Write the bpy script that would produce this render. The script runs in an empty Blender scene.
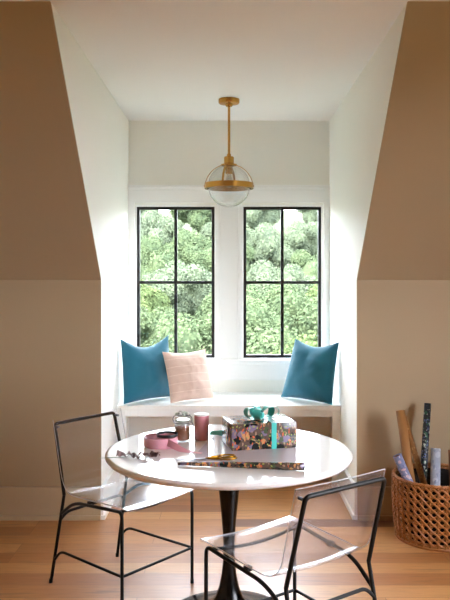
import bpy, bmesh, math, random
from mathutils import Vector, Matrix, noise
random.seed(7)
PI = math.pi
sc = bpy.context.scene
col = sc.collection
V = Vector

# ------------------------------------------------------------------ materials
def s2l(c):
    return tuple((x/12.92 if x <= .04045 else ((x+.055)/1.055)**2.4) for x in c)
def rgb(r, g, b):
    return s2l((r/255, g/255, b/255)) + (1,)

class NT:
    def __init__(self, name):
        self.m = bpy.data.materials.new(name); self.m.use_nodes = True
        self.t = self.m.node_tree; self.t.nodes.clear()
        self.out = self.t.nodes.new('ShaderNodeOutputMaterial')
    def n(self, kind, **kw):
        nd = self.t.nodes.new(kind)
        for k, v in kw.items():
            if k in nd.inputs: nd.inputs[k].default_value = v
            else: setattr(nd, k, v)
        return nd
    def l(self, a, b): self.t.links.new(a, b)
    def coords(self, scale=(1,1,1), rot=(0,0,0), kind='Object'):
        tc = self.n('ShaderNodeTexCoord'); mp = self.n('ShaderNodeMapping')
        mp.inputs['Scale'].default_value = scale; mp.inputs['Rotation'].default_value = rot
        self.l(tc.outputs[kind], mp.inputs['Vector']); return mp.outputs[0]
    def noise(self, vec, scale, detail=4, rough=.55):
        nd = self.n('ShaderNodeTexNoise'); nd.inputs['Scale'].default_value = scale
        nd.inputs['Detail'].default_value = detail; nd.inputs['Roughness'].default_value = rough
        if vec is not None: self.l(vec, nd.inputs['Vector'])
        return nd
    def ramp(self, fac, stops, interp='LINEAR'):
        r = self.n('ShaderNodeValToRGB'); r.color_ramp.interpolation = interp
        e = r.color_ramp.elements
        while len(e) < len(stops): e.new(.5)
        for i, (p, c) in enumerate(stops): e[i].position = p; e[i].color = c
        self.l(fac, r.inputs[0]); return r.outputs[0]
    def mix(self, fac, a, b, mode='MIX'):
        m = self.n('ShaderNodeMix', data_type='RGBA', blend_type=mode)
        for i, v in ((0, fac), (6, a), (7, b)):
            if hasattr(v, 'node'): self.l(v, m.inputs[i])
            else: m.inputs[i].default_value = v
        return m.outputs[2]
    def math(self, op, a, b=0.0):
        m = self.n('ShaderNodeMath', operation=op)
        for i, v in ((0, a), (1, b)):
            if hasattr(v, 'node'): self.l(v, m.inputs[i])
            else: m.inputs[i].default_value = v
        return m.outputs[0]
    def principled(self, color, rough=.5, metal=0, bump=None, bump_s=.1, bump_d=.002, **kw):
        p = self.n('ShaderNodeBsdfPrincipled')
        if hasattr(color, 'node'): self.l(color, p.inputs['Base Color'])
        else: p.inputs['Base Color'].default_value = color
        if hasattr(rough, 'node'): self.l(rough, p.inputs['Roughness'])
        else: p.inputs['Roughness'].default_value = rough
        p.inputs['Metallic'].default_value = metal
        for k, v in kw.items():
            p.inputs[k.replace('_', ' ')].default_value = v
        if bump is not None:
            b = self.n('ShaderNodeBump'); b.inputs['Strength'].default_value = bump_s
            b.inputs['Distance'].default_value = bump_d
            self.l(bump, b.inputs['Height']); self.l(b.outputs[0], p.inputs['Normal'])
        self.l(p.outputs[0], self.out.inputs[0]); return p

def m_paint(name, c, rough=.6, mott=.03, bs=.05):
    t = NT(name); v = t.coords()
    n1 = t.noise(v, 3.0)
    c2 = tuple(x*(1-mott) for x in c[:3])+(1,)
    colr = t.mix(n1.outputs[0], c, c2)
    n2 = t.noise(v, 220, 2)
    t.principled(colr, rough, bump=n2.outputs[0], bump_s=bs, bump_d=.001)
    return t.m

def m_simple(name, c, rough=.5, metal=0, nscale=40, var=.12, bs=.05, **kw):
    t = NT(name); v = t.coords(); n1 = t.noise(v, nscale)
    colr = t.mix(n1.outputs[0], c, tuple(x*(1-var) for x in c[:3])+(1,))
    t.principled(colr, rough, metal, bump=n1.outputs[0], bump_s=bs, bump_d=.001, **kw)
    return t.m

def m_floor():
    t = NT('oak_floor'); v = t.coords()
    br = t.n('ShaderNodeTexBrick', offset=.37, offset_frequency=3, squash=1.0)
    t.l(v, br.inputs['Vector'])
    br.inputs['Scale'].default_value = 1.0
    br.inputs['Mortar Size'].default_value = .0012
    br.inputs['Brick Width'].default_value = 1.15
    br.inputs['Row Height'].default_value = .135
    br.inputs['Color1'].default_value = (0,0,0,1); br.inputs['Color2'].default_value = (1,1,1,1)
    br.inputs['Mortar'].default_value = (.5,.5,.5,1)
    br.inputs['Bias'].default_value = 0
    tone = t.ramp(br.outputs['Color'], [(0, rgb(104,58,28)), (.2, rgb(168,108,58)), (.45, rgb(194,136,80)), (.8, rgb(206,152,96)), (1, rgb(160,100,54))])
    # long grain stretched along the plank
    vg = t.coords((1.6, 26, 1))
    off = t.n('ShaderNodeVectorMath', operation='ADD')
    sc_ = t.n('ShaderNodeVectorMath', operation='SCALE'); sc_.inputs['Scale'].default_value = 9
    t.l(br.outputs['Color'], sc_.inputs[0]); t.l(vg, off.inputs[0]); t.l(sc_.outputs[0], off.inputs[1])
    g1 = t.noise(off.outputs[0], 2.2, 6, .6)
    g1.inputs['Distortion'].default_value = .6
    gr = t.ramp(g1.outputs[0], [(.3, (.5,.46,.42,1)), (.48, (1,1,1,1)), (.7, (.78,.74,.7,1))])
    c = t.mix(.8, tone, gr, 'MULTIPLY')
    gap = t.ramp(br.outputs['Fac'], [(0, (1,1,1,1)), (1, (.45,.36,.3,1))])
    c = t.mix(1.0, c, gap, 'MULTIPLY')
    ro = t.ramp(g1.outputs[0], [(.2, (.36,.36,.36,1)), (.8, (.5,.5,.5,1))])
    t.principled(c, ro, bump=g1.outputs[0], bump_s=.06, bump_d=.002, Specular_IOR_Level=.6, Coat_Weight=.45, Coat_Roughness=.3)
    return t.m

def m_clear(name, tint=(1,1,1,1), ior=1.49, rough=.01, diff=0.0, dcol=(1,1,1,1)):
    # thin clear sheet: straight-through light plus a Fresnel surface reflection
    t = NT(name)
    tr = t.n('ShaderNodeBsdfTransparent'); tr.inputs[0].default_value = tint
    gl = t.n('ShaderNodeBsdfGlossy'); gl.inputs['Roughness'].default_value = rough
    fr = t.n('ShaderNodeFresnel'); geo = t.n('ShaderNodeNewGeometry')
    # the same reflection on entering and leaving the sheet
    e = t.math('ADD', t.math('MULTIPLY', geo.outputs['Backfacing'], 1/ior-ior), ior); t.l(e, fr.inputs['IOR'])
    mx = t.n('ShaderNodeMixShader'); t.l(fr.outputs[0], mx.inputs[0]); t.l(tr.outputs[0], mx.inputs[1]); t.l(gl.outputs[0], mx.inputs[2])
    last = mx.outputs[0]
    if diff:
        d = t.n('ShaderNodeBsdfDiffuse'); d.inputs[0].default_value = dcol
        m2 = t.n('ShaderNodeMixShader'); m2.inputs[0].default_value = diff
        t.l(last, m2.inputs[1]); t.l(d.outputs[0], m2.inputs[2]); last = m2.outputs[0]
    t.l(last, t.out.inputs[0]); return t.m

def m_foliage(name, ca, cb):
    t = NT(name); v = t.coords(); n1 = t.noise(v, 1.3, 3); n2 = t.noise(v, 9, 2)
    f = t.math('ADD', t.math('MULTIPLY', n1.outputs[0], .6), t.math('MULTIPLY', n2.outputs[0], .4))
    c = t.ramp(f, [(.35, ca), (.62, cb)])
    d = t.n('ShaderNodeBsdfDiffuse'); t.l(c, d.inputs[0])
    tl = t.n('ShaderNodeBsdfTranslucent'); t.l(c, tl.inputs[0])
    mx = t.n('ShaderNodeMixShader'); mx.inputs[0].default_value = .3
    t.l(d.outputs[0], mx.inputs[1]); t.l(tl.outputs[0], mx.inputs[2]); t.l(mx.outputs[0], t.out.inputs[0])
    return t.m

def m_cloth(name, c, weave=900, stripes=None, rough=.9):
    t = NT(name); v = t.coords(); n1 = t.noise(v, 9, 3); n2 = t.noise(v, weave, 2)
    colr = t.mix(n1.outputs[0], c, tuple(x*.88 for x in c[:3])+(1,))
    if stripes:
        sep = t.n('ShaderNodeSeparateXYZ'); t.l(v, sep.inputs[0])
        w = t.math('PINGPONG', sep.outputs['Z'], stripes[1])
        edge = t.math('LESS_THAN', w, stripes[2])
        dash = t.math('GREATER_THAN', t.noise(t.coords((60, 60, 3)), 4, 1).outputs[0], .42)
        colr = t.mix(t.math('MULTIPLY', edge, dash), colr, stripes[0])
        grid = t.noise(t.coords((1, 1, 12)), 45, 2)
        colr = t.mix(t.math('MULTIPLY', grid.outputs[0], .3), colr, stripes[0])
    t.principled(colr, rough, bump=n2.outputs[0], bump_s=.35, bump_d=.002, Sheen_Weight=.25)
    return t.m

def m_floral(name, base, cols, scale=30, rough=.35):
    # printed paper: blossoms, dots and leaves scattered over a ground colour
    t = NT(name); v = t.coords()
    wob = t.noise(v, scale*.6, 2)
    add = t.n('ShaderNodeVectorMath', operation='MULTIPLY_ADD')
    t.l(wob.outputs['Color'], add.inputs[0]); add.inputs[1].default_value = (.035,.035,.035); t.l(v, add.inputs[2])
    c = base
    for i, (cc, sc_, th) in enumerate(cols):
        vo = t.n('ShaderNodeTexVoronoi'); vo.inputs['Scale'].default_value = scale*sc_
        mp = t.n('ShaderNodeMapping'); mp.inputs['Location'].default_value = (i*3.1, i*1.7, i*2.3)
        mp.inputs['Scale'].default_value = (1, 1, 1) if i % 2 == 0 else (1.7, 1.7, .75)
        mp.inputs['Rotation'].default_value = (.3, .5*i, .2)
        t.l(add.outputs[0], mp.inputs['Vector']); t.l(mp.outputs[0], vo.inputs['Vector'])
        vo.inputs['Randomness'].default_value = .9
        k = t.math('LESS_THAN', vo.outputs['Distance'], th)
        sepc = t.n('ShaderNodeSeparateColor'); t.l(vo.outputs['Color'], sepc.inputs[0])
        k = t.math('MULTIPLY', k, t.math('GREATER_THAN', sepc.outputs[0], .38))
        c = t.mix(k, c, cc)
    t.principled(c, rough)
    return t.m

M = {}
M['wall'] = m_paint('dimmed_taupe_wall_paint', rgb(170,150,119), .7)  # taupe paint, with the room side's dim light partly put into the colour
M['white'] = m_paint('off_white_paint', rgb(238,239,232), .65)
M['trim'] = m_paint('white_trim_paint', rgb(241,243,242), .4, .02, .02)
M['base'] = m_paint('dimmed_baseboard_paint', rgb(184,164,133), .42, .02, .02)  # room-side trim, toned down partly for the dim light there
M['ceil'] = m_paint('ceiling_paint', rgb(239,239,237), .8)
M['floor'] = m_floor()
M['black'] = m_simple('black_window_metal', rgb(22,22,26), .45)
M['iron'] = m_simple('black_powder_coat', rgb(9,9,9), .45, Specular_IOR_Level=.28)
M['pedestal'] = m_simple('black_gloss_metal', rgb(8,7,8), .2, Specular_IOR_Level=.35)
M['top'] = m_simple('white_gloss_laminate', rgb(240,238,237), .1, nscale=3, var=.03, bs=0.0, Specular_IOR_Level=.55)
M['acrylic'] = m_clear('clear_acrylic', (.972,.977,.99,1), 1.5, .13, .016, (.84,.87,1,1))
M['acrylic_edge'] = m_clear('acrylic_polished_edge', (.8,.84,.9,1), 1.49, .1, .7, (.86,.88,.94,1))
M['pane'] = m_clear('window_glass', (.97,.985,.98,1), 1.2, 0, 0)
M['glass'] = m_clear('lamp_glass', (.975,.98,.98,1), 1.5, .01, .012)
M['brass'] = m_simple('aged_brass', rgb(196,146,70), .27, 1, 30, .12)
M['steel'] = m_simple('brushed_steel', rgb(120,120,126), .35, 1)
M['teal'] = m_cloth('teal_linen', rgb(22,104,128))
M['pink'] = m_cloth('blush_woven_cotton', rgb(206,176,160), stripes=(rgb(228,206,194), .03, .0016))
M['ribbon_teal'] = m_simple('teal_satin', rgb(66,192,182), .35, nscale=60, Sheen_Weight=.3)
M['ribbon_pink'] = m_simple('pink_satin', rgb(222,156,170), .38, nscale=60, Sheen_Weight=.3)
M['ribbon_dark'] = m_simple('charcoal_satin', rgb(44,42,46), .4)
M['mauve'] = m_simple('mauve_paper_scrap', rgb(132,96,96), .6, nscale=60, var=.6)
M['pinkcyl'] = m_simple('pink_lacquer', rgb(218,146,156), .25, nscale=4)
M['whiteflat'] = m_simple('white_card', rgb(240,238,236), .5)
M['jar_fill'] = m_simple('brown_jar_filling', rgb(178,108,68), .8, nscale=130, var=.45, bs=.4)
M['jar_glass'] = m_clear('jar_glass', (.96,.97,.97,1), 1.5, .01, .03)
M['seal'] = m_simple('pale_green_seal', rgb(168,186,172), .5)
M['gold'] = m_simple('gold_enamel', rgb(160,112,32), .3, 1)
M['giftpaper'] = m_floral('printed_gift_paper', rgb(92,74,64),
    [(rgb(118,104,128), .6, .5), (rgb(196,136,88), .85, .4), (rgb(72,84,60), .9, .42), (rgb(160,128,108), 1.5, .3), (rgb(22,28,26), .75, .42), (rgb(214,96,56), 1.2, .22), (rgb(150,160,84), 1.9, .26), (rgb(60,40,44), 2.2, .2)], 34, .16)
M['sheetpaper'] = m_simple('white_wrapping_sheet', rgb(204,198,206), .12, nscale=5, var=.03, bs=0.0)
M['kraft'] = m_simple('brown_kraft_paper', rgb(158,108,56), .65, nscale=25)
M['kraft_pat'] = m_floral('patterned_kraft_paper', rgb(142,96,48), [(rgb(176,132,76), 2.2, .3), (rgb(92,58,26), 2.6, .22)], 30, .6)
M['floral_dark'] = m_floral('dark_floral_paper', rgb(28,34,46),
    [(rgb(196,204,190), 1.2, .3), (rgb(44,96,76), 1.1, .34), (rgb(88,104,160), 1.6, .28), (rgb(222,222,214), 2.2, .2)], 34, .4)
M['pale_blue'] = m_floral('pale_blue_paper', rgb(164,170,188), [(rgb(190,196,208), 1.2, .4), (rgb(140,148,172), 1.4, .3)], 22, .5)
M['lilac'] = m_floral('lilac_floral_paper', rgb(128,138,178), [(rgb(206,178,186), 1.1, .36), (rgb(214,206,214), 1.6, .28), (rgb(92,108,160), 1.5, .25)], 34, .5)
M['russet'] = m_simple('russet_paper', rgb(150,96,66), .6)
M['wicker'] = m_simple('woven_wicker', rgb(190,122,64), .42, nscale=38, var=.6, bs=.3)
M['basket_shade'] = m_simple('basket_inside_shade', rgb(30,21,16), .9)  # shade inside the basket, put into a dark colour
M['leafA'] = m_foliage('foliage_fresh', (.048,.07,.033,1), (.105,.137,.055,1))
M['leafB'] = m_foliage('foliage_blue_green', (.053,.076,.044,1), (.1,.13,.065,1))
M['leafC'] = m_foliage('foliage_haze_pale', (.077,.098,.07,1), (.125,.153,.093,1))  # distance haze put into a paler leaf colour
M['bark'] = m_simple('bark', rgb(96,80,62), .9)
M['grass'] = m_foliage('meadow', (.05,.058,.04,1), (.08,.09,.06,1))
M['bulb'] = m_clear('bulb_glass', (.95,.93,.9,1), 1.45, .02, .1)

# ------------------------------------------------------------------ mesh builder
class MB:
    def __init__(self): self.v = []; self.f = []; self.mi = []
    def add(self, verts, faces, mi=0):
        o = len(self.v); self.v += [tuple(p) for p in verts]
        self.f += [tuple(i+o for i in f) for f in faces]; self.mi += [mi]*len(faces)
    def box(self, x0, x1, y0, y1, z0, z1, mi=0):
        p = [(x, y, z) for z in (z0, z1) for y in (y0, y1) for x in (x0, x1)]
        self.add(p, [(0,2,3,1), (4,5,7,6), (0,1,5,4), (2,6,7,3), (0,4,6,2), (1,3,7,5)], mi)
    def prism(self, poly, axis, a, b, mi=0):
        # polygon in the two other axes, extruded along axis from a to b
        def pt(q, t): return (t, q[0], q[1]) if axis == 0 else (q[0], t, q[1]) if axis == 1 else (q[0], q[1], t)
        n = len(poly)
        vs = [pt(q, a) for q in poly]+[pt(q, b) for q in poly]
        fs = [tuple(range(n-1, -1, -1)), tuple(range(n, 2*n))]+[(i, (i+1) % n, n+(i+1) % n, n+i) for i in range(n)]
        self.add(vs, fs, mi)
    def tube(self, path, r, seg=10, closed=False, mi=0, caps=True):
        path = [V(p) for p in path]; n = len(path)
        rs = r if isinstance(r, (list, tuple)) else [r]*n
        tang = []
        for i in range(n):
            a = path[(i-1) % n] if (closed or i > 0) else path[i]
            b = path[(i+1) % n] if (closed or i < n-1) else path[i]
            tang.append((b-a).normalized())
        up = V((0,0,1)) if abs(tang[0].z) < .9 else V((1,0,0))
        nrm = (up - tang[0]*up.dot(tang[0])).normalized()
        vs = []
        for i in range(n):
            nrm = (nrm - tang[i]*nrm.dot(tang[i])).normalized(); bi = tang[i].cross(nrm)
            for k in range(seg):
                a = 2*PI*k/seg; vs.append(path[i]+(nrm*math.cos(a)+bi*math.sin(a))*rs[i])
        fs = []
        for i in range(n if closed else n-1):
            j = (i+1) % n
            for k in range(seg):
                fs.append((i*seg+k, i*seg+(k+1) % seg, j*seg+(k+1) % seg, j*seg+k))
        if not closed and caps:
            fs.append(tuple(range(seg-1, -1, -1))); fs.append(tuple((n-1)*seg+k for k in range(seg)))
        self.add(vs, fs, mi)
    def lathe(self, prof, seg=48, c=(0,0,0), mi=0):
        # prof: (r, z) going round a closed or open outline, r=0 ends are poles
        vs = []; idx = []
        for r, z in prof:
            if r < 1e-6: idx.append([len(vs)]); vs.append((c[0], c[1], c[2]+z))
            else:
                idx.append(list(range(len(vs), len(vs)+seg)))
                vs += [(c[0]+r*math.cos(2*PI*k/seg), c[1]+r*math.sin(2*PI*k/seg), c[2]+z) for k in range(seg)]
        fs = []
        for a, b in zip(idx, idx[1:]):
            for k in range(seg):
                k2 = (k+1) % seg
                if len(a) == 1 and len(b) > 1: fs.append((a[0], b[k], b[k2]))
                elif len(b) == 1 and len(a) > 1: fs.append((a[k], b[0], a[k2]))
                elif len(a) > 1: fs.append((a[k], b[k], b[k2], a[k2]))
        self.add(vs, fs, mi)
    def ribbon(self, path, widths, th=.001, mi=0):
        # a strip of real thickness: path points and a width vector at each
        n = len(path); vs = []
        for i in range(n):
            p = V(path[i]); w = V(widths[i] if isinstance(widths, list) else widths)
            a = V(path[min(i+1, n-1)])-V(path[max(i-1, 0)])
            nn = a.cross(w); nn = nn.normalized()*th/2 if nn.length > 1e-9 else V((0,0,th/2))
            vs += [p-w/2+nn, p+w/2+nn, p+w/2-nn, p-w/2-nn]
        fs = []
        for i in range(n-1):
            for k in range(4):
                fs.append((i*4+k, i*4+(k+1) % 4, i*4+4+(k+1) % 4, i*4+4+k))
        fs += [(3,2,1,0), tuple((n-1)*4+k for k in range(4))]
        self.add(vs, fs, mi)
    def build(self, name, mats, parent=None, smooth=True, bevel=0, loc=None, rot=None):
        me = bpy.data.meshes.new(name); me.from_pydata(self.v, [], self.f)
        mats = mats if isinstance(mats, list) else [mats]
        for m in mats: me.materials.append(m)
        me.polygons.foreach_set('material_index', self.mi)
        bm = bmesh.new(); bm.from_mesh(me); bmesh.ops.recalc_face_normals(bm, faces=bm.faces)
        if bevel:
            bmesh.ops.bevel(bm, geom=[e for e in bm.edges if len(e.link_faces) == 2 and e.calc_face_angle(0) > .6], offset=bevel, segments=2, affect='EDGES', profile=.6)
        bm.to_mesh(me); bm.free()
        if smooth:
            me.polygons.foreach_set('use_smooth', [True]*len(me.polygons))
            try: me.set_sharp_from_angle(angle=math.radians(38))
            except Exception: pass
        me.update()
        o = bpy.data.objects.new(name, me); col.objects.link(o)
        if parent: o.parent = parent
        if loc: o.location = loc
        if rot: o.rotation_euler = rot
        return o

def tag(o, label, cat, group=None, kind=None):
    o['label'] = label; o['category'] = cat
    if group: o['group'] = group
    if kind: o['kind'] = kind
    return o
def thing(name, label, cat, loc=(0,0,0), rotz=0, group=None):
    o = bpy.data.objects.new(name, None); col.objects.link(o); o.empty_display_size = .1
    o.location = loc; o.rotation_euler = (0, 0, rotz); return tag(o, label, cat, group)
def structure(mb, name, mat, smooth=False, bevel=0, parent=None):
    o = mb.build(name, mat, parent, smooth, bevel)
    if parent is None: o['kind'] = 'structure'
    return o
def kids(o): return [c for c in bpy.data.objects if c.parent == o]
def copy_tree(o, parent=None):
    c = o.copy(); col.objects.link(c)
    if parent: c.parent = parent
    for ch in kids(o): copy_tree(ch, c)
    return c
def rounded(pts, rad, n=6):
    pts = [V(p) for p in pts]; out = [pts[0]]
    for i in range(1, len(pts)-1):
        a, b, c = pts[i-1], pts[i], pts[i+1]
        r = rad[i-1] if isinstance(rad, (list, tuple)) else rad
        d1 = (a-b); d2 = (c-b); r1 = min(r, d1.length*.49, d2.length*.49)
        p0 = b+d1.normalized()*r1; p2 = b+d2.normalized()*r1
        for k in range(n+1):
            t = k/n; out.append(p0*(1-t)**2+b*2*t*(1-t)+p2*t*t)
    out.append(pts[-1]); return out

# ------------------------------------------------------------------ the room (metres; +Y towards the window, floor at 0)
HX = .7835          # half width of the dormer
YK, YW = 4.457, 5.676   # knee wall, window wall
ZC, ZK = 2.695, 1.463   # ceiling, knee-wall top
YS = 3.19           # where the roof slope meets the ceiling
RX, YR = 2.55, -2.4
SIDE_FILL = (.3, 2.3, .7, 2.2)
b = MB(); b.box(-RX-.1, RX+.1, YR-.1, YW+.1, -.08, 0); structure(b, 'floor', M['floor'])
b = MB(); b.box(-RX-.1, RX+.1, YR-.1, YW+.1, ZC, ZC+.08); structure(b, 'ceiling', M['ceil'])
for s, nm in ((-1, 'left'), (1, 'right')):
    x0, x1 = sorted((s*HX, s*(RX+.05)))
    b = MB(); b.box(x0, x1, YK, YK+.012, 0, ZK); structure(b, 'wall_knee_'+nm, M['wall'])
    dx, dz = YS-YK, ZC-ZK; L = math.hypot(dx, dz); ny, nz = dz/L*.012, -dx/L*.012
    b = MB(); b.prism([(YK, ZK), (YS, ZC), (YS+ny, ZC+nz), (YK+ny, ZK+nz)], 0, x0, x1); structure(b, 'wall_slope_'+nm, M['wall'])
    # dormer cheek
    o = .013
    a0, a1 = sorted((s*HX, s*(HX+.1)))
    b = MB(); b.prism([(YK+o, 0), (YW, 0), (YW, ZC), (YS+o*1.42, ZC), (YK+o, ZK+.006)], 0, a0, a1); structure(b, 'wall_dormer_'+nm, M['white'])
    # room side wall
    a0, a1 = sorted((s*RX, s*(RX+.1)))
    b = MB()
    if s > 0:   # an added unseen opening for fill light, towards the rear of the room
        y0, y1, z0, z1 = SIDE_FILL
        b.box(a0, a1, YR, y0, 0, ZC); b.box(a0, a1, y1, YK, 0, ZC); b.box(a0, a1, y0, y1, 0, z0); b.box(a0, a1, y0, y1, z1, ZC)
    else: b.box(a0, a1, YR, YK, 0, ZC)
    structure(b, 'wall_'+nm, M['wall'])
    # baseboards: room
    b = MB(); b.box(x0 if s < 0 else x0, x1, YK-.016, YK, .0, .185); b.box(x0, x1, YK-.022, YK, .185, .2); b.box(x0, x1, YK-.03, YK, 0, .028)
    structure(b, 'baseboard_'+nm, M['base'], bevel=.002)
    # baseboards: dormer cheek up to the window seat
    a0, a1 = sorted((s*HX, s*(HX-.016)))
    b = MB(); b.box(a0, a1, YK-.01, 5.10, 0, .185); a0, a1 = sorted((s*HX, s*(HX-.022))); b.box(a0, a1, YK-.016, 5.10, .185, .2)
    a0, a1 = sorted((s*HX, s*(HX-.028))); b.box(a0, a1, YK-.02, 5.10, 0, .028)
    structure(b, 'baseboard_dormer_'+nm, M['trim'], bevel=.002)

def wall_with_holes(b, xs, holes, y0, y1, z0, z1):
    # xs: wall extent, holes: list of (x0,x1,z0,z1), left to right
    x = xs[0]
    for h in holes:
        b.box(x, h[0], y0, y1, z0, z1)
        b.box(h[0], h[1], y0, y1, z0, h[2]); b.box(h[0], h[1], y0, y1, h[3], z1)
        x = h[1]
    b.box(x, xs[1], y0, y1, z0, z1)

WZ0, WZ1 = .845, 2.026
WX = ((-.721, -.113), (.113, .721))
b = MB(); wall_with_holes(b, (-HX-.1, HX+.1), [(a-.012, c+.012, WZ0-.012, WZ1+.012) for a, c in WX], YW, YW+.12, 0, ZC)
structure(b, 'wall_dormer_back', M['white'])
# rear wall of the room (behind the camera)
REAR = []
b = MB(); wall_with_holes(b, (-RX, RX), REAR, YR-.1, YR, 0, ZC); structure(b, 'wall_rear', M['wall'])

# trim on the window wall
b = MB(); b.box(-HX, HX, YW-.018, YW, 2.055, 2.17); b.box(-HX, HX, YW-.034, YW, 2.17, 2.19); b.box(-HX, HX, YW-.026, YW, 2.150, 2.17)
structure(b, 'trim_1', M['trim'], bevel=.002)                   # head casing
b = MB(); b.box(-HX, -.735, YW-.022, YW, .835, 2.055); structure(b, 'trim_2', M['trim'], bevel=.002)
b = MB(); b.box(.735, HX, YW-.022, YW, .835, 2.055); structure(b, 'trim_3', M['trim'], bevel=.002)
b = MB(); b.box(-.099, .099, YW-.022, YW, .835, 2.055); b.box(-.075, -.066, YW-.026, YW-.02, .835, 2.055); b.box(.066, .075, YW-.026, YW-.02, .835, 2.055)
structure(b, 'trim_4', M['trim'], bevel=.002)
b = MB(); b.box(-HX, HX, YW-.045, YW, .800, .835); structure(b, 'trim_5', M['trim'], bevel=.004)   # stool
b = MB(); b.box(-HX, HX, YW-.02, YW, .69, .80); b.box(-HX, HX, YW-.028, YW, .675, .692); structure(b, 'trim_6', M['trim'], bevel=.002)

for i, (xa, xb) in enumerate(WX):
    w = bpy.data.objects.new('window_%d' % (i+1), None); col.objects.link(w); w['kind'] = 'structure'
    w.location = ((xa+xb)/2, YW+.03, WZ0)
    hw = (xb-xa)/2; H = WZ1-WZ0; f = .0225
    b = MB(); g = .012
    b.box(-hw-g, -hw, -.02, .08, -g, H+g); b.box(hw, hw+g, -.02, .08, -g, H+g); b.box(-hw, hw, -.02, .08, -g, 0); b.box(-hw, hw, -.02, .08, H, H+g)
    b.build('jamb_liner', M['trim'], w, False)
    b = MB()
    b.box(-hw, -hw+f, -.008, .03, 0, H); b.box(hw-f, hw, -.008, .03, 0, H); b.box(-hw+f, hw-f, -.008, .03, 0, f); b.box(-hw+f, hw-f, -.008, .03, H-f, H)
    b.build('window_frame', M['black'], w, False, .002)
    zc = 1.434-WZ0
    b = MB(); b.box(-.0115, .0115, -.004, .026, f, H-f); b.build('muntin', M['black'], w, False)
    b = MB(); b.box(-hw+f, -.0115, -.004, .026, zc-.011, zc+.011); b.box(.0115, hw-f, -.004, .026, zc-.011, zc+.011); b.build('muntin', M['black'], w, False)
    b = MB(); b.box(-hw+f, hw-f, .010, .013, f, H-f); b.build('pane', M['pane'], w, False)

# ------------------------------------------------------------------ window seat
t = thing('window_seat', 'built-in white window seat with an open niche under the two windows', 'bench', (0, 5.09, 0))
b = MB(); b.box(-HX+.001, HX-.001, 0, YW-5.09-.001, .545, .58); b.build('seat_board', M['trim'], t, False, .003)
b = MB(); b.box(-HX+.061, HX-.061, .012, .032, .50, .544); b.build('face_rail', M['trim'], t, False, .002)
for s in (-1, 1):
    a0, a1 = sorted((s*(HX-.001), s*(HX-.06))); b = MB(); b.box(a0, a1, .012, .032, 0, .544); b.build('face_stile', M['trim'], t, False, .002)
b = MB(); b.box(-HX+.002, HX-.002, .56, .575, 0, .543); b.build('back_panel', M['white'], t, False)

# ------------------------------------------------------------------ cushions
def cushion(name, mat, label, base, right, up, w, h, T, seed, chop=.05, shear=0, taper=0):
    """base = middle of the lower edge; right / up span the face."""
    e1 = V(right).normalized(); e3 = V(up); e3 = (e3-e1*e3.dot(e1)).normalized(); nn = e3.cross(e1)  # local axes x, z, y
    N = 28; b = MB(); top = []; bot = []
    for j in range(N+1):
        for i in range(N+1):
            u = -1+2*i/N; v = -1+2*j/N
            x = w/2*u*(1-.055*(1-v*v)); z = h/2*v*(1-.055*(1-u*u))
            z -= chop*h*(1-u*u)**1.3*((v+1)/2)**3; x = x*(1-taper*(v+1)/2)+shear*(z+h/2)
            k = max(0, (1-u**4)*(1-v**4))**.62*(.72+.28*(1-u*u)*(1-v*v))
            wr = noise.noise(V((u*2.1+seed, v*2.1, seed*.7)))*.012*(1-max(abs(u), abs(v))**6)
            wr += noise.noise(V((u*5+seed, v*5, 3)))*.004*min(1, 3*(1-max(abs(u), abs(v))))
            sag = .012*(1-v)*.5*(1-u*u)
            top.append((x, -T/2*k-sag+wr-.003, z)); bot.append((x, T/2*k+wr+.003, z))
    q = N+1
    fs = [(j*q+i, j*q+i+1, (j+1)*q+i+1, (j+1)*q+i) for j in range(N) for i in range(N)]
    o = len(top); b.add(top+bot, fs+[tuple(o+k for k in reversed(f)) for f in fs])
    rim = [i for i in range(q)]+[j*q+N for j in range(1, q)]+[N*q+i for i in range(N-1, -1, -1)]+[j*q for j in range(N-1, 0, -1)]
    b.f += [(rim[k], rim[(k+1) % len(rim)], o+rim[(k+1) % len(rim)], o+rim[k]) for k in range(len(rim))]; b.mi += [0]*len(rim)
    ob = b.build(name, mat)
    ob.matrix_world = Matrix.Translation(V(base)+e3*h/2) @ Matrix((e1, e3.cross(e1), e3)).transposed().to_4x4()
    return tag(ob, label, 'cushion', None)
cushion('throw_cushion', M['teal'], 'plain teal square cushion standing behind the pink cushion on the window seat', (-.585, 5.285, .583), (.70, .70, 0), (-.05, .07, 1), .44, .455, .16, 1.3, .13)
cushion('throw_cushion', M['pink'], 'blush pink cushion with thin pale stripes leaning on a teal cushion', (-.262, 5.262, .583), (.83, .56, 0), (-.17, .30, 1), .365, .375, .13, 5.1, .03)
cushion('throw_cushion', M['teal'], 'plain teal square cushion standing alone at one end of the window seat', (.555, 5.265, .583), (.71, -.70, 0), (.10, .13, 1), .47, .44, .15, 9.7, .08, .1, .16)

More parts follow.
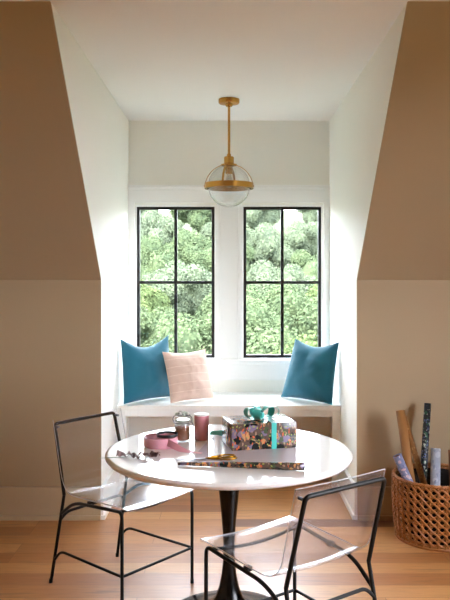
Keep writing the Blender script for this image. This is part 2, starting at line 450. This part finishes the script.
# ------------------------------------------------------------------ pendant lamp
LY = 4.98
t = thing('pendant_lamp', 'brass pendant lamp with a clear glass globe hanging before the windows', 'lamp', (0, LY, ZC-.01))
b = MB(); b.lathe([(0, .0095), (.072, .0095), (.072, -.012), (.066, -.02), (.03, -.026), (.02, -.04), (0, -.04)], 40); b.build('canopy', M['brass'], t)
b = MB(); b.tube([(0, 0, -.035), (0, 0, -.385)], .0085, 14); b.lathe([(0, -.365), (.014, -.365), (.014, -.385), (0, -.385)], 20); b.build('rod', M['brass'], t)
b = MB(); b.lathe([(0, -.383), (.03, -.383), (.034, -.388), (.034, -.428), (.04, -.432), (.055, -.436), (.055, -.446), (.03, -.448), (0, -.448)], 40); b.build('cap', M['brass'], t)
GC = -.583; GR = .145
prof = []
for k in range(25):
    a = math.radians(68)-k/24*math.radians(158); prof.append((GR*math.cos(a) if k < 24 else 0, GC+GR*math.sin(a)))
inner = [(max(0, r*(1-.003/GR)), GC+(z-GC)*(1-.003/GR)) for r, z in reversed(prof)]
b = MB(); b.lathe(prof+inner, 56); b.build('glass_globe', M['glass'], t)
b = MB(); b.lathe([(.152, -.565), (.168, -.565), (.168, -.602), (.152, -.602), (.152, -.565)], 64); b.build('band', M['brass'], t)
for nm, ang in (('arm', 0.0), ('arm', math.radians(75))):
    b = MB(); pts = []
    for k in range(33):
        a = PI*k/32; pts.append((.166*math.cos(a), -.60+.166*math.sin(a) if True else 0))
    path = [V((x*math.cos(ang), x*math.sin(ang), z)) for x, z in pts]
    wv = V((-math.sin(ang), math.cos(ang), 0))*.014
    b.ribbon(path, wv, .004); b.build(nm, M['brass'], t)
for s in (-1, 1):
    b = MB(); b.tube([(s*.165, 0, -.583), (s*.1715, 0, -.583)], .007, 12); b.build('rivet', M['brass'], t)
b = MB(); b.lathe([(0, -.446), (.024, -.446), (.024, -.498), (.02, -.502), (0, -.502)], 28); b.build('socket', M['brass'], t)
b = MB(); b.lathe([(0, -.50), (.013, -.50), (.02, -.53), (.027, -.555), (.026, -.575), (.015, -.592), (0, -.597)], 28); b.build('bulb', M['bulb'], t)

# ------------------------------------------------------------------ round table
TX, TY, TZ, TR = 0.0, 3.16, .74, .531
t = thing('round_table', 'round pedestal table with glossy white top and black tulip base', 'table', (TX, TY, 0))
b = MB(); b.lathe([(0, TZ), (TR-.016, TZ), (TR-.012, TZ), (TR-.004, TZ-.003), (TR, TZ-.009), (TR-.001, TZ-.016), (TR-.008, TZ-.024), (TR-.03, TZ-.030), (.2, TZ-.030), (0, TZ-.030)], 128); b.build('tabletop', M['top'], t)
b = MB(); b.lathe([(0, .709), (.09, .709), (.092, .702), (.060, .697), (.056, .67), (.050, .62), (.041, .53), (.032, .44), (.0265, .37), (.0245, .32), (.026, .26), (.032, .2), (.043, .145), (.06, .1), (.09, .065), (.14, .04), (.21, .024), (.265, .015), (.277, .009), (.277, 0), (0, 0)], 72); b.build('pedestal', M['pedestal'], t)

# ------------------------------------------------------------------ chairs
def make_chair(label):
    t = thing('wire_chair', label, 'chair', group='clear acrylic chairs at the table')
    r = .0078
    def foot(o, x, y):
        c = MB(); c.lathe([(0, 0), (.0088, 0), (.0088, .018), (0, .018)], 12, (x, y, 0)); c.build('foot_cap', M['iron'], o)
    for s in (-1, 1):
        x = s*.225
        # front leg: straight up, then it turns back as the side rail
        b = MB(); b.tube([(x, .53, .001), (x, .53, .40)], r); lg = b.build('leg', M['iron'], t); foot(lg, x, .53)
        b = MB(); b.tube(rounded([(x, .53, .40), (x, .528, .455), (s*.212, .18, .425), (s*.2035, .068, .345)], [.05, .06]), r); b.build('side_rail', M['iron'], t)
        # rear leg, splayed
        b = MB(); b.tube([(s*.212, 0, .001), (s*.2, .088, .44)], r); lg = b.build('leg', M['iron'], t); foot(lg, s*.212, 0)
        b = MB(); b.tube(rounded([(x, .53, .172), (s*.214, .08, .172), (s*.2095, .021, .11)], [.035]), r*.8); b.build('side_stretcher', M['iron'], t)
        b = MB(); b.tube([(s*.19, .012, .757), (s*.19, .034, .757)], .006, 12); b.build('screw', M['steel'], t)
        b = MB(); b.box(s*.205-.012, s*.205+.012, .28, .305, .435, .452); b.build('seat_clip', M['iron'], t, bevel=.003)
    b = MB(); b.tube(rounded([(-.2, .088, .44), (-.19, .0, .768), (.19, .0, .768), (.2, .088, .44)], [.02, .02]), r*1.08); b.build('back_frame', M['iron'], t)
    b = MB(); b.tube([(-.225, .53, .172), (.225, .53, .172)], r*.8); b.build('front_stretcher', M['iron'], t)
    b = MB(); b.tube(rounded([(-.204, .062, .315), (-.17, .075, .352), (.17, .075, .352), (.204, .062, .315)], [.03, .03]), r*.9); b.build('rear_crossbar', M['iron'], t)
    # dipped bar under the seat front
    pts = [(x_, .50, .452-.022*math.cos(x_/.225*PI/2)) for x_ in [(-.225+.45*k/16) for k in range(17)]]
    b = MB(); b.tube(pts, r*.85); b.build('seat_crossbar', M['iron'], t)
    # shell: one bent sheet, backrest into seat
    prof = rounded([(.02, .792), (.106, .462), (.535, .474), (.575, .458)], [.075, .05], 10)
    prof = rounded([(0, *p) for p in [(.022, .792), (.108, .458), (.53, .474), (.568, .471)]], [.085, .03], 10)
    P = []
    for a, c in zip(prof, prof[1:]):
        m = max(1, int((c-a).length/.03))
        P += [a.lerp(c, k/m) for k in range(m)]
    P.append(prof[-1]); n = len(P); K = 20
    b = MB(); th = .0055; A = []; Bv = []
    for i, p in enumerate(P):
        tg = (P[min(i+1, n-1)]-P[max(i-1, 0)]).normalized(); nn = V((0, -tg.z, tg.y))   # points up / forward
        f = i/(n-1); seatness = min(1, max(0, (p.y-.1)/.12))
        for k in range(K+1):
            u = -1+2*k/K; x = (.216+.012*seatness)*u
            dip = -.011*seatness*math.cos(u*PI/2)-.012*(1-seatness)*math.cos(u*PI/2)*min(1, max(0, (.8-p.z)/.2+.3))
            q = V((x, p.y, p.z))+V((0, nn.y, nn.z))*dip
            A.append(q+nn*th/2); Bv.append(q-nn*th/2)
    q = K+1
    fs = [(i*q+k, i*q+k+1, (i+1)*q+k+1, (i+1)*q+k) for i in range(n-1) for k in range(K)]
    o = len(A); b.add(A+Bv, fs+[tuple(o+k for k in reversed(f)) for f in fs], 0)
    rim = [k for k in range(q)]+[i*q+K for i in range(1, n)]+[(n-1)*q+k for k in range(K-1, -1, -1)]+[i*q for i in range(n-2, 0, -1)]
    b.f += [(rim[k], rim[(k+1) % len(rim)], o+rim[(k+1) % len(rim)], o+rim[k]) for k in range(len(rim))]; b.mi += [1]*len(rim)
    b.build('shell', [M['acrylic'], M['acrylic_edge']], t)
    return t
ch = make_chair('clear acrylic chair with its open seat towards the camera, nearest the pink ribbon coil')
ch.location = (-.73, 3.703, 0); ch.rotation_euler = (0, 0, math.radians(-40-90))
c2 = copy_tree(ch); c2['label'] = 'clear acrylic chair seen from behind, its backrest towards the wicker basket'
c2.location = (.4056, 2.50, 0); c2.rotation_euler = (0, 0, math.radians(126-90))

# ------------------------------------------------------------------ things on the table
E = TZ+.0006
# gift box
GA = math.radians(13)
t = thing('gift_box', 'gift box in floral printed paper tied with a teal bow', 'gift', (.132, 3.245, E+.0012), GA)
b = MB(); b.box(-.145, .145, -.1, .1, 0, .112); b.build('wrapped_box', M['giftpaper'], t, bevel=.004)
rw = .022
b = MB(); z1 = .1128
path = rounded([(.042, -.1012, .0005), (.042, -.1012, z1), (.042, .1012, z1), (.042, .1012, .0005)], .004, 3)
b.ribbon(path, V((rw, 0, 0)), .0008); b.build('ribbon_band', M['ribbon_teal'], t)
bow = bpy.data.objects.new('bow', None)
b = MB()
bx, bz = .014, .114
for (ang, ln, hh) in ((PI+.25, .082, .056), (-.15, .078, .054), (PI/2+.5, .06, .056), (PI+.9, .06, .05), (.55, .066, .055)):
    pts = []; ws = []
    for k in range(17):
        q = 2*PI*k/16; rr = ln*.5*(1-math.cos(q)); zz = hh*.5*math.sin(q)+.014+rr*.25
        pts.append((bx+rr*math.cos(ang), .0+rr*math.sin(ang), bz+max(.001, zz))); ws.append(V((-math.sin(ang), math.cos(ang), 0))*(.014+.024*rr/ln))
    b.ribbon(pts, ws, .0008)
b.lathe([(0, .03), (.012, .026), (.014, .016), (.012, .004), (0, .001)], 16, (bx, 0, bz))
for ang, ln in ((PI+.1, .085), (-.4, .075)):
    pts = [(bx+ln*k/8*math.cos(ang), ln*k/8*math.sin(ang), bz+.004+.012*math.sin(k/8*PI*1.6)**2) for k in range(9)]
    b.ribbon(pts, V((-math.sin(ang), math.cos(ang), 0))*.02, .0008)
b.build('bow', M['ribbon_teal'], t)

# wrapping paper: flat sheet that ends in a roll at the front
SA = math.radians(-3.6)
t = thing('wrapping_paper', 'sheet of white wrapping paper rolled at its front edge, under the gift box', 'wrapping paper', (.045, 2.86, E), 0)
sh = [(-.215, .04), (.245, -.035), (.382, .55), (-.12, .56)]
b = MB(); N = 12; vs = []
for j in range(N+1):
    for i in range(N+1):
        u, v = i/N, j/N
        p = V((*sh[0], 0))*(1-u)*(1-v)+V((*sh[1], 0))*u*(1-v)+V((*sh[2], 0))*u*v+V((*sh[3], 0))*(1-u)*v
        vs.append(p)
q = N+1; fs = [(j*q+i, j*q+i+1, (j+1)*q+i+1, (j+1)*q+i) for j in range(N) for i in range(N)]
vs2 = [(p.x, p.y, .0010) for p in vs]; vs3 = [(p.x, p.y, .0002) for p in vs]
b.add(vs2+vs3, fs+[tuple(len(vs)+k for k in reversed(f)) for f in fs])
rim = [i for i in range(q)]+[j*q+N for j in range(1, q)]+[N*q+i for i in range(N-1, -1, -1)]+[j*q for j in range(N-1, 0, -1)]
b.f += [(rim[k], rim[(k+1) % len(rim)], len(vs)+rim[(k+1) % len(rim)], len(vs)+rim[k]) for k in range(len(rim))]; b.mi += [0]*len(rim)
b.build('sheet', M['sheetpaper'], t)
b = MB()
p0, p1 = V((-.247, .028, 0)), V((.247, -.052, 0)); d = (p1-p0).normalized(); nrm = V((-d.y, d.x, 0))
R0, R1 = .006, .0165
for rr, off in ((1.0, 0),):
    vs = []; nseg = 26; ns = 12
    for i in range(ns+1):
        c = p0.lerp(p1, i/ns); R = R0+(R1-R0)*(i/ns)**.8
        for k in range(nseg+1):
            a = -PI*.5+k/nseg*PI*3.4; r_ = R*(1-.22*k/nseg)
            vs.append(c+nrm*(r_*math.cos(a))+V((0, 0, R+.0004+r_*math.sin(a))))
    q = nseg+1
    fs = [(i*q+k, i*q+k+1, (i+1)*q+k+1, (i+1)*q+k) for i in range(ns) for k in range(nseg)]
    b.add(vs, fs)
ro = b.build('rolled_edge', M['giftpaper'], t); ro['label'] = 'floral printed roll'
md = ro.modifiers.new('thick', 'SOLIDIFY'); md.thickness = .0006

# pink ribbon coil with its loose tail
t = thing('ribbon_coil', 'coil of wide pink satin ribbon with a loose tail', 'ribbon', (-.30, 3.215, E))
b = MB(); pts = []
for k in range(121):
    a = k/120*2*PI*3.3+.4; r_ = .078-.012*k/120; pts.append((r_*math.cos(a), r_*.95*math.sin(a), .021+.003*math.sin(a*.7)))
b.ribbon(pts, V((0, 0, .038)), .0009); b.build('coil', M['ribbon_pink'], t)
b = MB(); pts = [(.035, -.062, .03), (.06, -.085, .022), (.09, -.105, .012), (.12, -.115, .005), (.15, -.127, .003), (.185, -.138, .002)]
ws = [V((.006, .006, .03)), V((.012, .01, .024)), V((.012, .018, .016)), V((.008, .024, .006)), V((.006, .022, .001)), V((.006, .02, 0))]
b.ribbon(pts, ws, .0009); b.build('tail', M['ribbon_pink'], t)
# dark ribbon roll lying inside/behind
b = MB(); pts = [(.05*math.cos(a), .05*math.sin(a), .0395) for a in [2*PI*k/40 for k in range(41)]]
t = thing('ribbon_loop', 'narrow charcoal ribbon loop lying on top of the pink ribbon coil', 'ribbon', (-.275, 3.235, E+.0405))
b = MB(); pts = [(.046*math.cos(a)*(1+.04*k/60), .046*math.sin(a), .006) for k, a in [(k, 2*PI*k/30) for k in range(61)]]
b.ribbon(pts, V((0, 0, .012)), .0008); b.build('loop', M['ribbon_dark'], t)

# jar
t = thing('clip_top_jar', 'small clip-top glass jar of brown filling beside the pink tumbler', 'jar', (-.212, 3.315, E))
b = MB(); b.lathe([(0, 0), (.03, 0), (.036, .005), (.037, .02), (.036, .072), (.031, .082), (.031, .092), (.028, .092), (.028, .081), (.033, .071), (.034, .02), (.032, .006), (0, .004)], 36); b.build('glass_body', M['jar_glass'], t)
b = MB(); b.lathe([(0, .0055), (.031, .0065), (.033, .02), (.033, .062), (.02, .066), (0, .064)], 32); b.build('filling', M['jar_fill'], t)
b = MB(); b.lathe([(.0, .093), (.034, .093), (.034, .098), (0, .098)], 32); b.build('seal_ring', M['seal'], t)
b = MB(); b.lathe([(0, .0985), (.033, .0985), (.034, .102), (.028, .112), (.012, .117), (0, .117)], 32); b.build('lid', M['jar_glass'], t)
b = MB()
b.tube([(.039*math.cos(a), .039*math.sin(a), .085) for a in [2*PI*k/32 for k in range(32)]], .0018, 8, True)
b.tube(rounded([(-.039, 0, .085), (-.045, 0, .1), (-.036, 0, .116), (.036, 0, .116), (.045, 0, .1), (.039, 0, .085)], .01), .0018, 8)
b.tube(rounded([(.039, 0, .088), (.05, 0, .075), (.05, 0, .045), (.041, 0, .04)], .008), .0022, 8)
b.build('wire_clip', M['steel'], t)
# crumpled pale green tissue on the lid
b = MB()
for i in range(7):
    a = i*2.4; r_ = .006+.0022*i; pts = []
    for k in range(9):
        q = k/8*PI; pts.append((r_*math.cos(a)*1.6+.013*math.cos(q)*math.cos(a+1), r_*math.sin(a)*1.6+.013*math.cos(q)*math.sin(a+1), .118+.012*math.sin(q)))
    b.ribbon(pts, V((-math.sin(a+1), math.cos(a+1), .3))*.012, .0008)
o = b.build('ribbon_knot', M['seal'], t)

# pink tumbler
t = thing('tumbler', 'tall pink cylinder with a white rim beside the jar', 'tumbler', (-.126, 3.345, E))
b = MB(); b.lathe([(0, 0), (.032, 0), (.0335, .003), (.0335, .112)], 40); b.lathe([(.0335, .112), (.0305, .112), (.0305, .106), (0, .106)], 40); b.build('body', M['pinkcyl'], t)
b = MB(); b.lathe([(.0345, .111), (.0345, .117), (.030, .1185), (.0, .117), (0, .1065), (.0302, .1065), (.0302, .1125), (.0345, .111)], 40); b.build('rim', M['whiteflat'], t)

# teal ribbon end
b = MB(); pts = [(-.045+.09*k/14, .012*math.sin(k/14*PI*2), .013) for k in range(15)]
pts += [(.045-.07*k/8, .012+.016*math.sin(k/8*PI), .013) for k in range(1, 9)]
b.ribbon(pts, V((0, .018, .014)), .0009); o = b.build('ribbon_scrap', M['ribbon_teal'], loc=(-.045, 3.40, E+.0015), rot=(0, 0, -.15))
tag(o, 'short loose length of teal ribbon lying behind the gift box', 'ribbon')

# crumpled paper strip
b = MB()
for lay in (0, 1):
    pts = []; ws = []
    for k in range(61):
        u = k/60; pts.append((-.09+.18*u, .012*math.sin(u*9+lay)+.012*lay, .011+.006*math.sin(u*21+2*lay)+.003*math.sin(u*47)))
        tw = .7*math.sin(u*17+lay*1.6); ws.append(V((.2*math.sin(u*13), math.cos(tw), math.sin(tw)*.4))*(.034+.011*math.sin(u*23+lay)))
    b.ribbon(pts, ws, .0008)
o = b.build('paper_strip', M['mauve'], loc=(-.375, 3.01, E), rot=(0, 0, .08)); tag(o, 'twisted mauve paper strip lying before the pink ribbon coil', 'paper scrap')
b = MB(); b.tube([(-.06, 0, .0022), (-.02, .006, .003), (.02, .012, .0025), (.05, .016, .002)], .0012, 6)
o = b.build('twine', M['seal'], loc=(-.475, 2.995, E), rot=(0, 0, .05)); tag(o, 'short pale piece of twine at the end of the mauve paper strip', 'twine')

# scissors
t = thing('scissors', 'open scissors with gold handles lying on the white wrapping sheet', 'scissors', (-.092, 2.975, E+.0014), math.radians(12))
for s in (-1, 1):
    b = MB(); z0 = .002 if s < 0 else .0042
    a = s*.09
    def P2(x, y): return (x*math.cos(a)-y*math.sin(a), x*math.sin(a)+y*math.cos(a))
    poly = [P2(.005, -.006), P2(.005, .006), P2(-.06, .006), P2(-.125, .001), P2(-.125, -.001), P2(-.06, -.005)]
    b.prism(poly, 2, z0, z0+.0018); b.build('blade', M['steel'], t)
    b = MB(); c = P2(.085, -s*.024)
    pts = [(c[0]+.036*math.cos(q), c[1]+.022*math.sin(q), .006) for q in [2*PI*k/28 for k in range(28)]]
    b.tube(pts, .0036, 8, True)
    e0 = P2(.0, 0); e1 = (c[0]-.036, c[1]); b.tube([(e0[0], e0[1], .0045), ((e0[0]+e1[0])/2, (e0[1]+e1[1])/2-.001*s, .006), (e1[0], e1[1], .006)], [.004, .005, .005], 8)
    b.build('handle', M['gold'], t)
b = MB(); b.lathe([(0, .0095), (.004, .009), (.0045, .006), (.0045, .002), (0, .002)], 14); b.build('pivot_screw', M['gold'], t)

# ------------------------------------------------------------------ basket of paper rolls
BX, BY = 1.19, 4.155
t = thing('wicker_basket', 'round woven wicker basket holding rolls of paper by the wall', 'basket', (BX, BY, 0))
BH = .35
def brad(z): q = z/BH; return .228+.02*math.sin(min(1, q*1.15)*PI/2)-.004*max(0, q-.8)/.2
NS = 36; rows = 8
b = MB()
DZ = (BH-.034)/rows
for r_ in range(rows):
    zc = .022+DZ*(r_+.5)
    for ph in (0, 1):
        pts = []; n = NS*8
        for k in range(n):
            a = 2*PI*k/n; q = NS/2*a+PI*ph
            rr = brad(zc)+.006*math.sin(q+.6)+.0015*noise.noise(V((a*30, zc*40, ph)))
            z = zc+DZ*.44*math.cos(q)+.003*noise.noise(V((a*17, zc*30, ph+5)))
            pts.append((rr*math.cos(a), rr*math.sin(a), z))
        b.tube(pts, .0058, 6, True)
for k in range(NS):
    for sl in (-1, 1):
        pts = []
        for j in range(25):
            z = .012+(BH-.02)*j/24; aa = 2*PI*(k+.5)/NS+sl*.021*math.sin((z-.022)/DZ*PI)
            rr = brad(z)+sl*.004*math.cos((z-.022)/DZ*PI); pts.append((rr*math.cos(aa), rr*math.sin(aa), z))
        b.tube(pts, .0050, 6)
b.build('woven_body', M['wicker'], t)
b = MB()
for ph in (0, 1, 2):
    pts = []; n = 240
    for k in range(n):
        a = 2*PI*k/n; q = a*40+ph*2*PI/3; rr = brad(BH)+.006*math.cos(q); pts.append((rr*math.cos(a), rr*math.sin(a), BH+.006*math.sin(q)))
    b.tube(pts, .0062, 6, True)
b.build('rim', M['wicker'], t)
b = MB(); b.lathe([(0, .004), (.225, .004), (.228, .012), (.232, .02), (.222, .024), (0, .018)], 48); 
pts = [(.232*math.cos(2*PI*k/60), .232*math.sin(2*PI*k/60), .009) for k in range(60)]; b.tube(pts, .008, 8, True)
b.build('base', M['wicker'], t)
b = MB(); b.lathe([(.200, .026), (.218, .17), (.222, .335), (.219, .335), (.215, .17), (.197, .026), (.200, .026)], 48); b.build('shade_sheet', M['basket_shade'], t)  # added dark sheet in place of the shade behind the weave

def paper_roll(label, mat, p0, p1, R, tail=None):
    p0, p1 = V(p0), V(p1); d = p1-p0; L = d.length
    t = thing('paper_roll', label, 'paper roll', p0, 0, 'paper rolls in the basket')
    t.rotation_mode = 'QUATERNION'; t.rotation_quaternion = V((0, 0, 1)).rotation_difference(d.normalized())
    b = MB(); nseg = 60; vs = []
    for z in (0, L):
        for k in range(nseg+1):
            a = 2*PI*2.3*k/nseg; r_ = R*(1-.16*k/nseg); vs.append((r_*math.cos(a), r_*math.sin(a), z))
    b.add(vs, [(k, k+1, nseg+1+k+1, nseg+1+k) for k in range(nseg)])
    o = b.build('rolled_sheet', mat, t); md = o.modifiers.new('thick', 'SOLIDIFY'); md.thickness = .0008; md.offset = -1
    b = MB(); b.lathe([(R*.72, .004), (R*.72, L-.004), (R*.64, L-.004), (R*.64, .004), (R*.72, .004)], 24); b.build('core_tube', M['kraft'], t)
    return t
zb = .03
paper_roll('tall plain brown kraft paper roll, taller of the two brown rolls in the basket', M['kraft'], (1.075, 4.145, zb+.01), (.998, 4.24, .705), .027)
paper_roll('thin speckled brown paper roll leaning behind the plain kraft roll', M['kraft_pat'], (1.19, 4.14, zb+.01), (1.03, 4.30, .66), .019)
paper_roll('tall slim dark floral paper roll, topmost in the basket', M['floral_dark'], (1.115, 4.24, zb+.01), (1.185, 4.34, .73), .021)
paper_roll('short pale blue paper roll standing beside the dark floral roll', M['pale_blue'], (1.13, 4.0, zb+.01), (1.176, 4.14, .508), .028)
paper_roll('short lilac floral paper roll leaning out at the basket rim', M['lilac'], (1.135, 4.082, zb+.01), (.950, 4.115, .475), .026)
paper_roll('russet brown paper roll in the basket, cut by the picture edge', M['russet'], (1.28, 4.10, zb+.01), (1.30, 4.22, .48), .030)

# ------------------------------------------------------------------ outside: wooded hillside
b = MB(); NX, NY = 28, 45; vs = []
def hill(x, y): return -6.4-.8*math.exp(-((y-12)/8)**2)+max(0, y-16)*.175+.5*noise.noise(V((x*.06, y*.06, 0)))
for j in range(NY+1):
    for i in range(NX+1):
        x = -70+140*i/NX; y = -60+180*j/NY; vs.append((x, y, hill(x, y)))
q = NX+1; b.add(vs, [(j*q+i, j*q+i+1, (j+1)*q+i+1, (j+1)*q+i) for j in range(NY) for i in range(NX)])
o = b.build('ground_hillside', M['grass']); o['kind'] = 'structure'

def crown_mesh(seed, R, H, mat, nleaf=26000, leaf=.075):
    rnd = random.Random(seed); b = MB()
    blobs = []
    for i in range(22):
        while True:
            p = V((rnd.uniform(-1, 1), rnd.uniform(-1, 1), rnd.uniform(-1, 1)))
            if .35 < p.length < .85: break
        br = rnd.uniform(.26, .42); blobs.append((V((p.x*R, p.y*R, p.z*H)), br*R))
    blobs.append((V((0, 0, 0)), R*.6))
    # opaque lumpy cores
    bm = bmesh.new()
    for c, r_ in blobs:
        bmesh.ops.create_icosphere(bm, subdivisions=3, radius=r_*.8, matrix=Matrix.Translation(c))
    bm.verts.ensure_lookup_table()
    vs = [v.co+v.co.normalized()*(.14*noise.noise(v.co*3)+.12*noise.noise(v.co*9)) for v in bm.verts]; fs = [[v.index for v in f.verts] for f in bm.faces]
    b.add(vs, fs); bm.free()
    for i in range(nleaf):
        c, r_ = rnd.choice(blobs)
        d = V((rnd.gauss(0, 1), rnd.gauss(0, 1), rnd.gauss(0, 1)+.25)).normalized()
        p = c+d*r_*rnd.uniform(.8, 1.12)
        nn = (d+V((rnd.gauss(0, .5), rnd.gauss(0, .5), rnd.gauss(0, .5)+.3))).normalized()
        ax = nn.cross(V((rnd.gauss(0, 1), rnd.gauss(0, 1), rnd.gauss(0, 1)))).normalized(); ay = nn.cross(ax)
        s1 = leaf*rnd.uniform(.6, 1.3); s2 = s1*rnd.uniform(.45, .8)
        b.add([p-ax*s1, p-ay*s2+nn*s2*.2, p+ax*s1, p+ay*s2+nn*s2*.2], [(0, 1, 2, 3)])
    me = bpy.data.meshes.new('crown'); me.from_pydata(b.v, [], b.f); me.materials.append(mat); me.update(); return me
crowns = {k: [crown_mesh(s+10*i, R, H, M[k]) for s, (R, H) in enumerate(((2.5, 2.1), (2.2, 2.4)))] for i, k in enumerate(('leafA', 'leafB', 'leafC'))}
def trunk_mesh(h):
    b = MB(); b.tube([(0, 0, 0), (.06, .03, h*.5), (-.03, 0, h)], [.22, .16, .1], 10); o = b.build('trunk', M['bark']); me = o.data; bpy.data.objects.remove(o); return me
TM = trunk_mesh(4.0)
rnd = random.Random(4)  # farther rows draw more of the leaves paled for haze
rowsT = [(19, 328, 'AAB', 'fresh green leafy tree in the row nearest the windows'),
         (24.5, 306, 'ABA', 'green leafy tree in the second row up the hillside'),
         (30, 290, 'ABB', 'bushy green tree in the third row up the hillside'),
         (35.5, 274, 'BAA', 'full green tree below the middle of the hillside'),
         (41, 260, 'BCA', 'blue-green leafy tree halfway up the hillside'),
         (46.5, 246, 'CBB', 'haze-paled green leafy tree above the middle of the hillside'),
         (52, 232, 'CBC', 'haze-paled leafy tree high on the hillside'),
         (58, 218, 'CBC', 'haze-paled tree in the last row but one of the hillside'),
         (65, 191, 'CCB', 'most haze-paled leafy tree along the top of the hillside')]
SPC = 5.6
for ri, (y, py, kinds, lab) in enumerate(rowsT):
    n = 2*int((.2*y+1.5)/SPC)+2+(ri % 2)
    for i in range(n):
        x = (i-(n-1)/2)*SPC+rnd.uniform(-.12, .12); yy = y+rnd.uniform(-.5, .5)
        s = rnd.uniform(.9, 1.0); zt = 1.5-(py-274)*y/728+rnd.uniform(-.45, .45)
        gz = hill(x, yy)-.15
        t = thing('hillside_tree', lab, 'tree', (x, yy, gz), rnd.uniform(0, 6.28), 'trees on the hillside, row %d' % (ri+1))
        me = rnd.choice(crowns['leaf'+rnd.choice(kinds)])
        c = bpy.data.objects.new('crown', me); col.objects.link(c); c.parent = t; c.scale = (s, s, s); cz = zt-2.0*s-gz; c.location = (0, 0, cz)
        tk = bpy.data.objects.new('trunk', TM); col.objects.link(tk); tk.parent = t; tk.scale = (s, s, max(.3, (cz-.3)/4.0))

# ------------------------------------------------------------------ light
SKY, SUN = 7.0, 4.0
w = bpy.data.worlds.new('sky'); sc.world = w; w.use_nodes = True
nt = w.node_tree; nt.nodes.clear()
bg = nt.nodes.new('ShaderNodeBackground'); wo = nt.nodes.new('ShaderNodeOutputWorld')
bg.inputs['Color'].default_value = (.87, .905, 1.0, 1); bg.inputs['Strength'].default_value = SKY
nt.links.new(bg.outputs[0], wo.inputs[0])
sl = bpy.data.lights.new('sun', 'SUN'); sl.energy = SUN; sl.angle = math.radians(4); sl.color = (1, .95, .86)
so = bpy.data.objects.new('sun', sl); col.objects.link(so); so.rotation_euler = V((.75, .55, -.9)).to_track_quat('-Z', 'Y').to_euler()

# ------------------------------------------------------------------ camera
cd = bpy.data.cameras.new('camera'); cam = bpy.data.objects.new('camera', cd); col.objects.link(cam)
cam.location = (0, 0, 1.5); cam.rotation_euler = (PI/2, 0, 0)
cd.sensor_fit = 'VERTICAL'; cd.sensor_height = 36; cd.sensor_width = 36
cd.lens = 728/600*36
cd.shift_x = (225-229)/600; cd.shift_y = -(300-274)/600
cd.clip_end = 500; cd.clip_start = .05
sc.camera = cam
sc.view_settings.view_transform = 'Standard'; sc.view_settings.look = 'None'
sc.view_settings.exposure = 1.85; sc.view_settings.gamma = 1.0
try: sc.view_settings.use_curve_mapping = False
except Exception: pass
sc.cycles.max_bounces = 14; sc.cycles.diffuse_bounces = 8; sc.cycles.glossy_bounces = 6
sc.cycles.transparent_max_bounces = 24; sc.cycles.caustics_reflective = False
sc.cycles.sample_clamp_indirect = 8
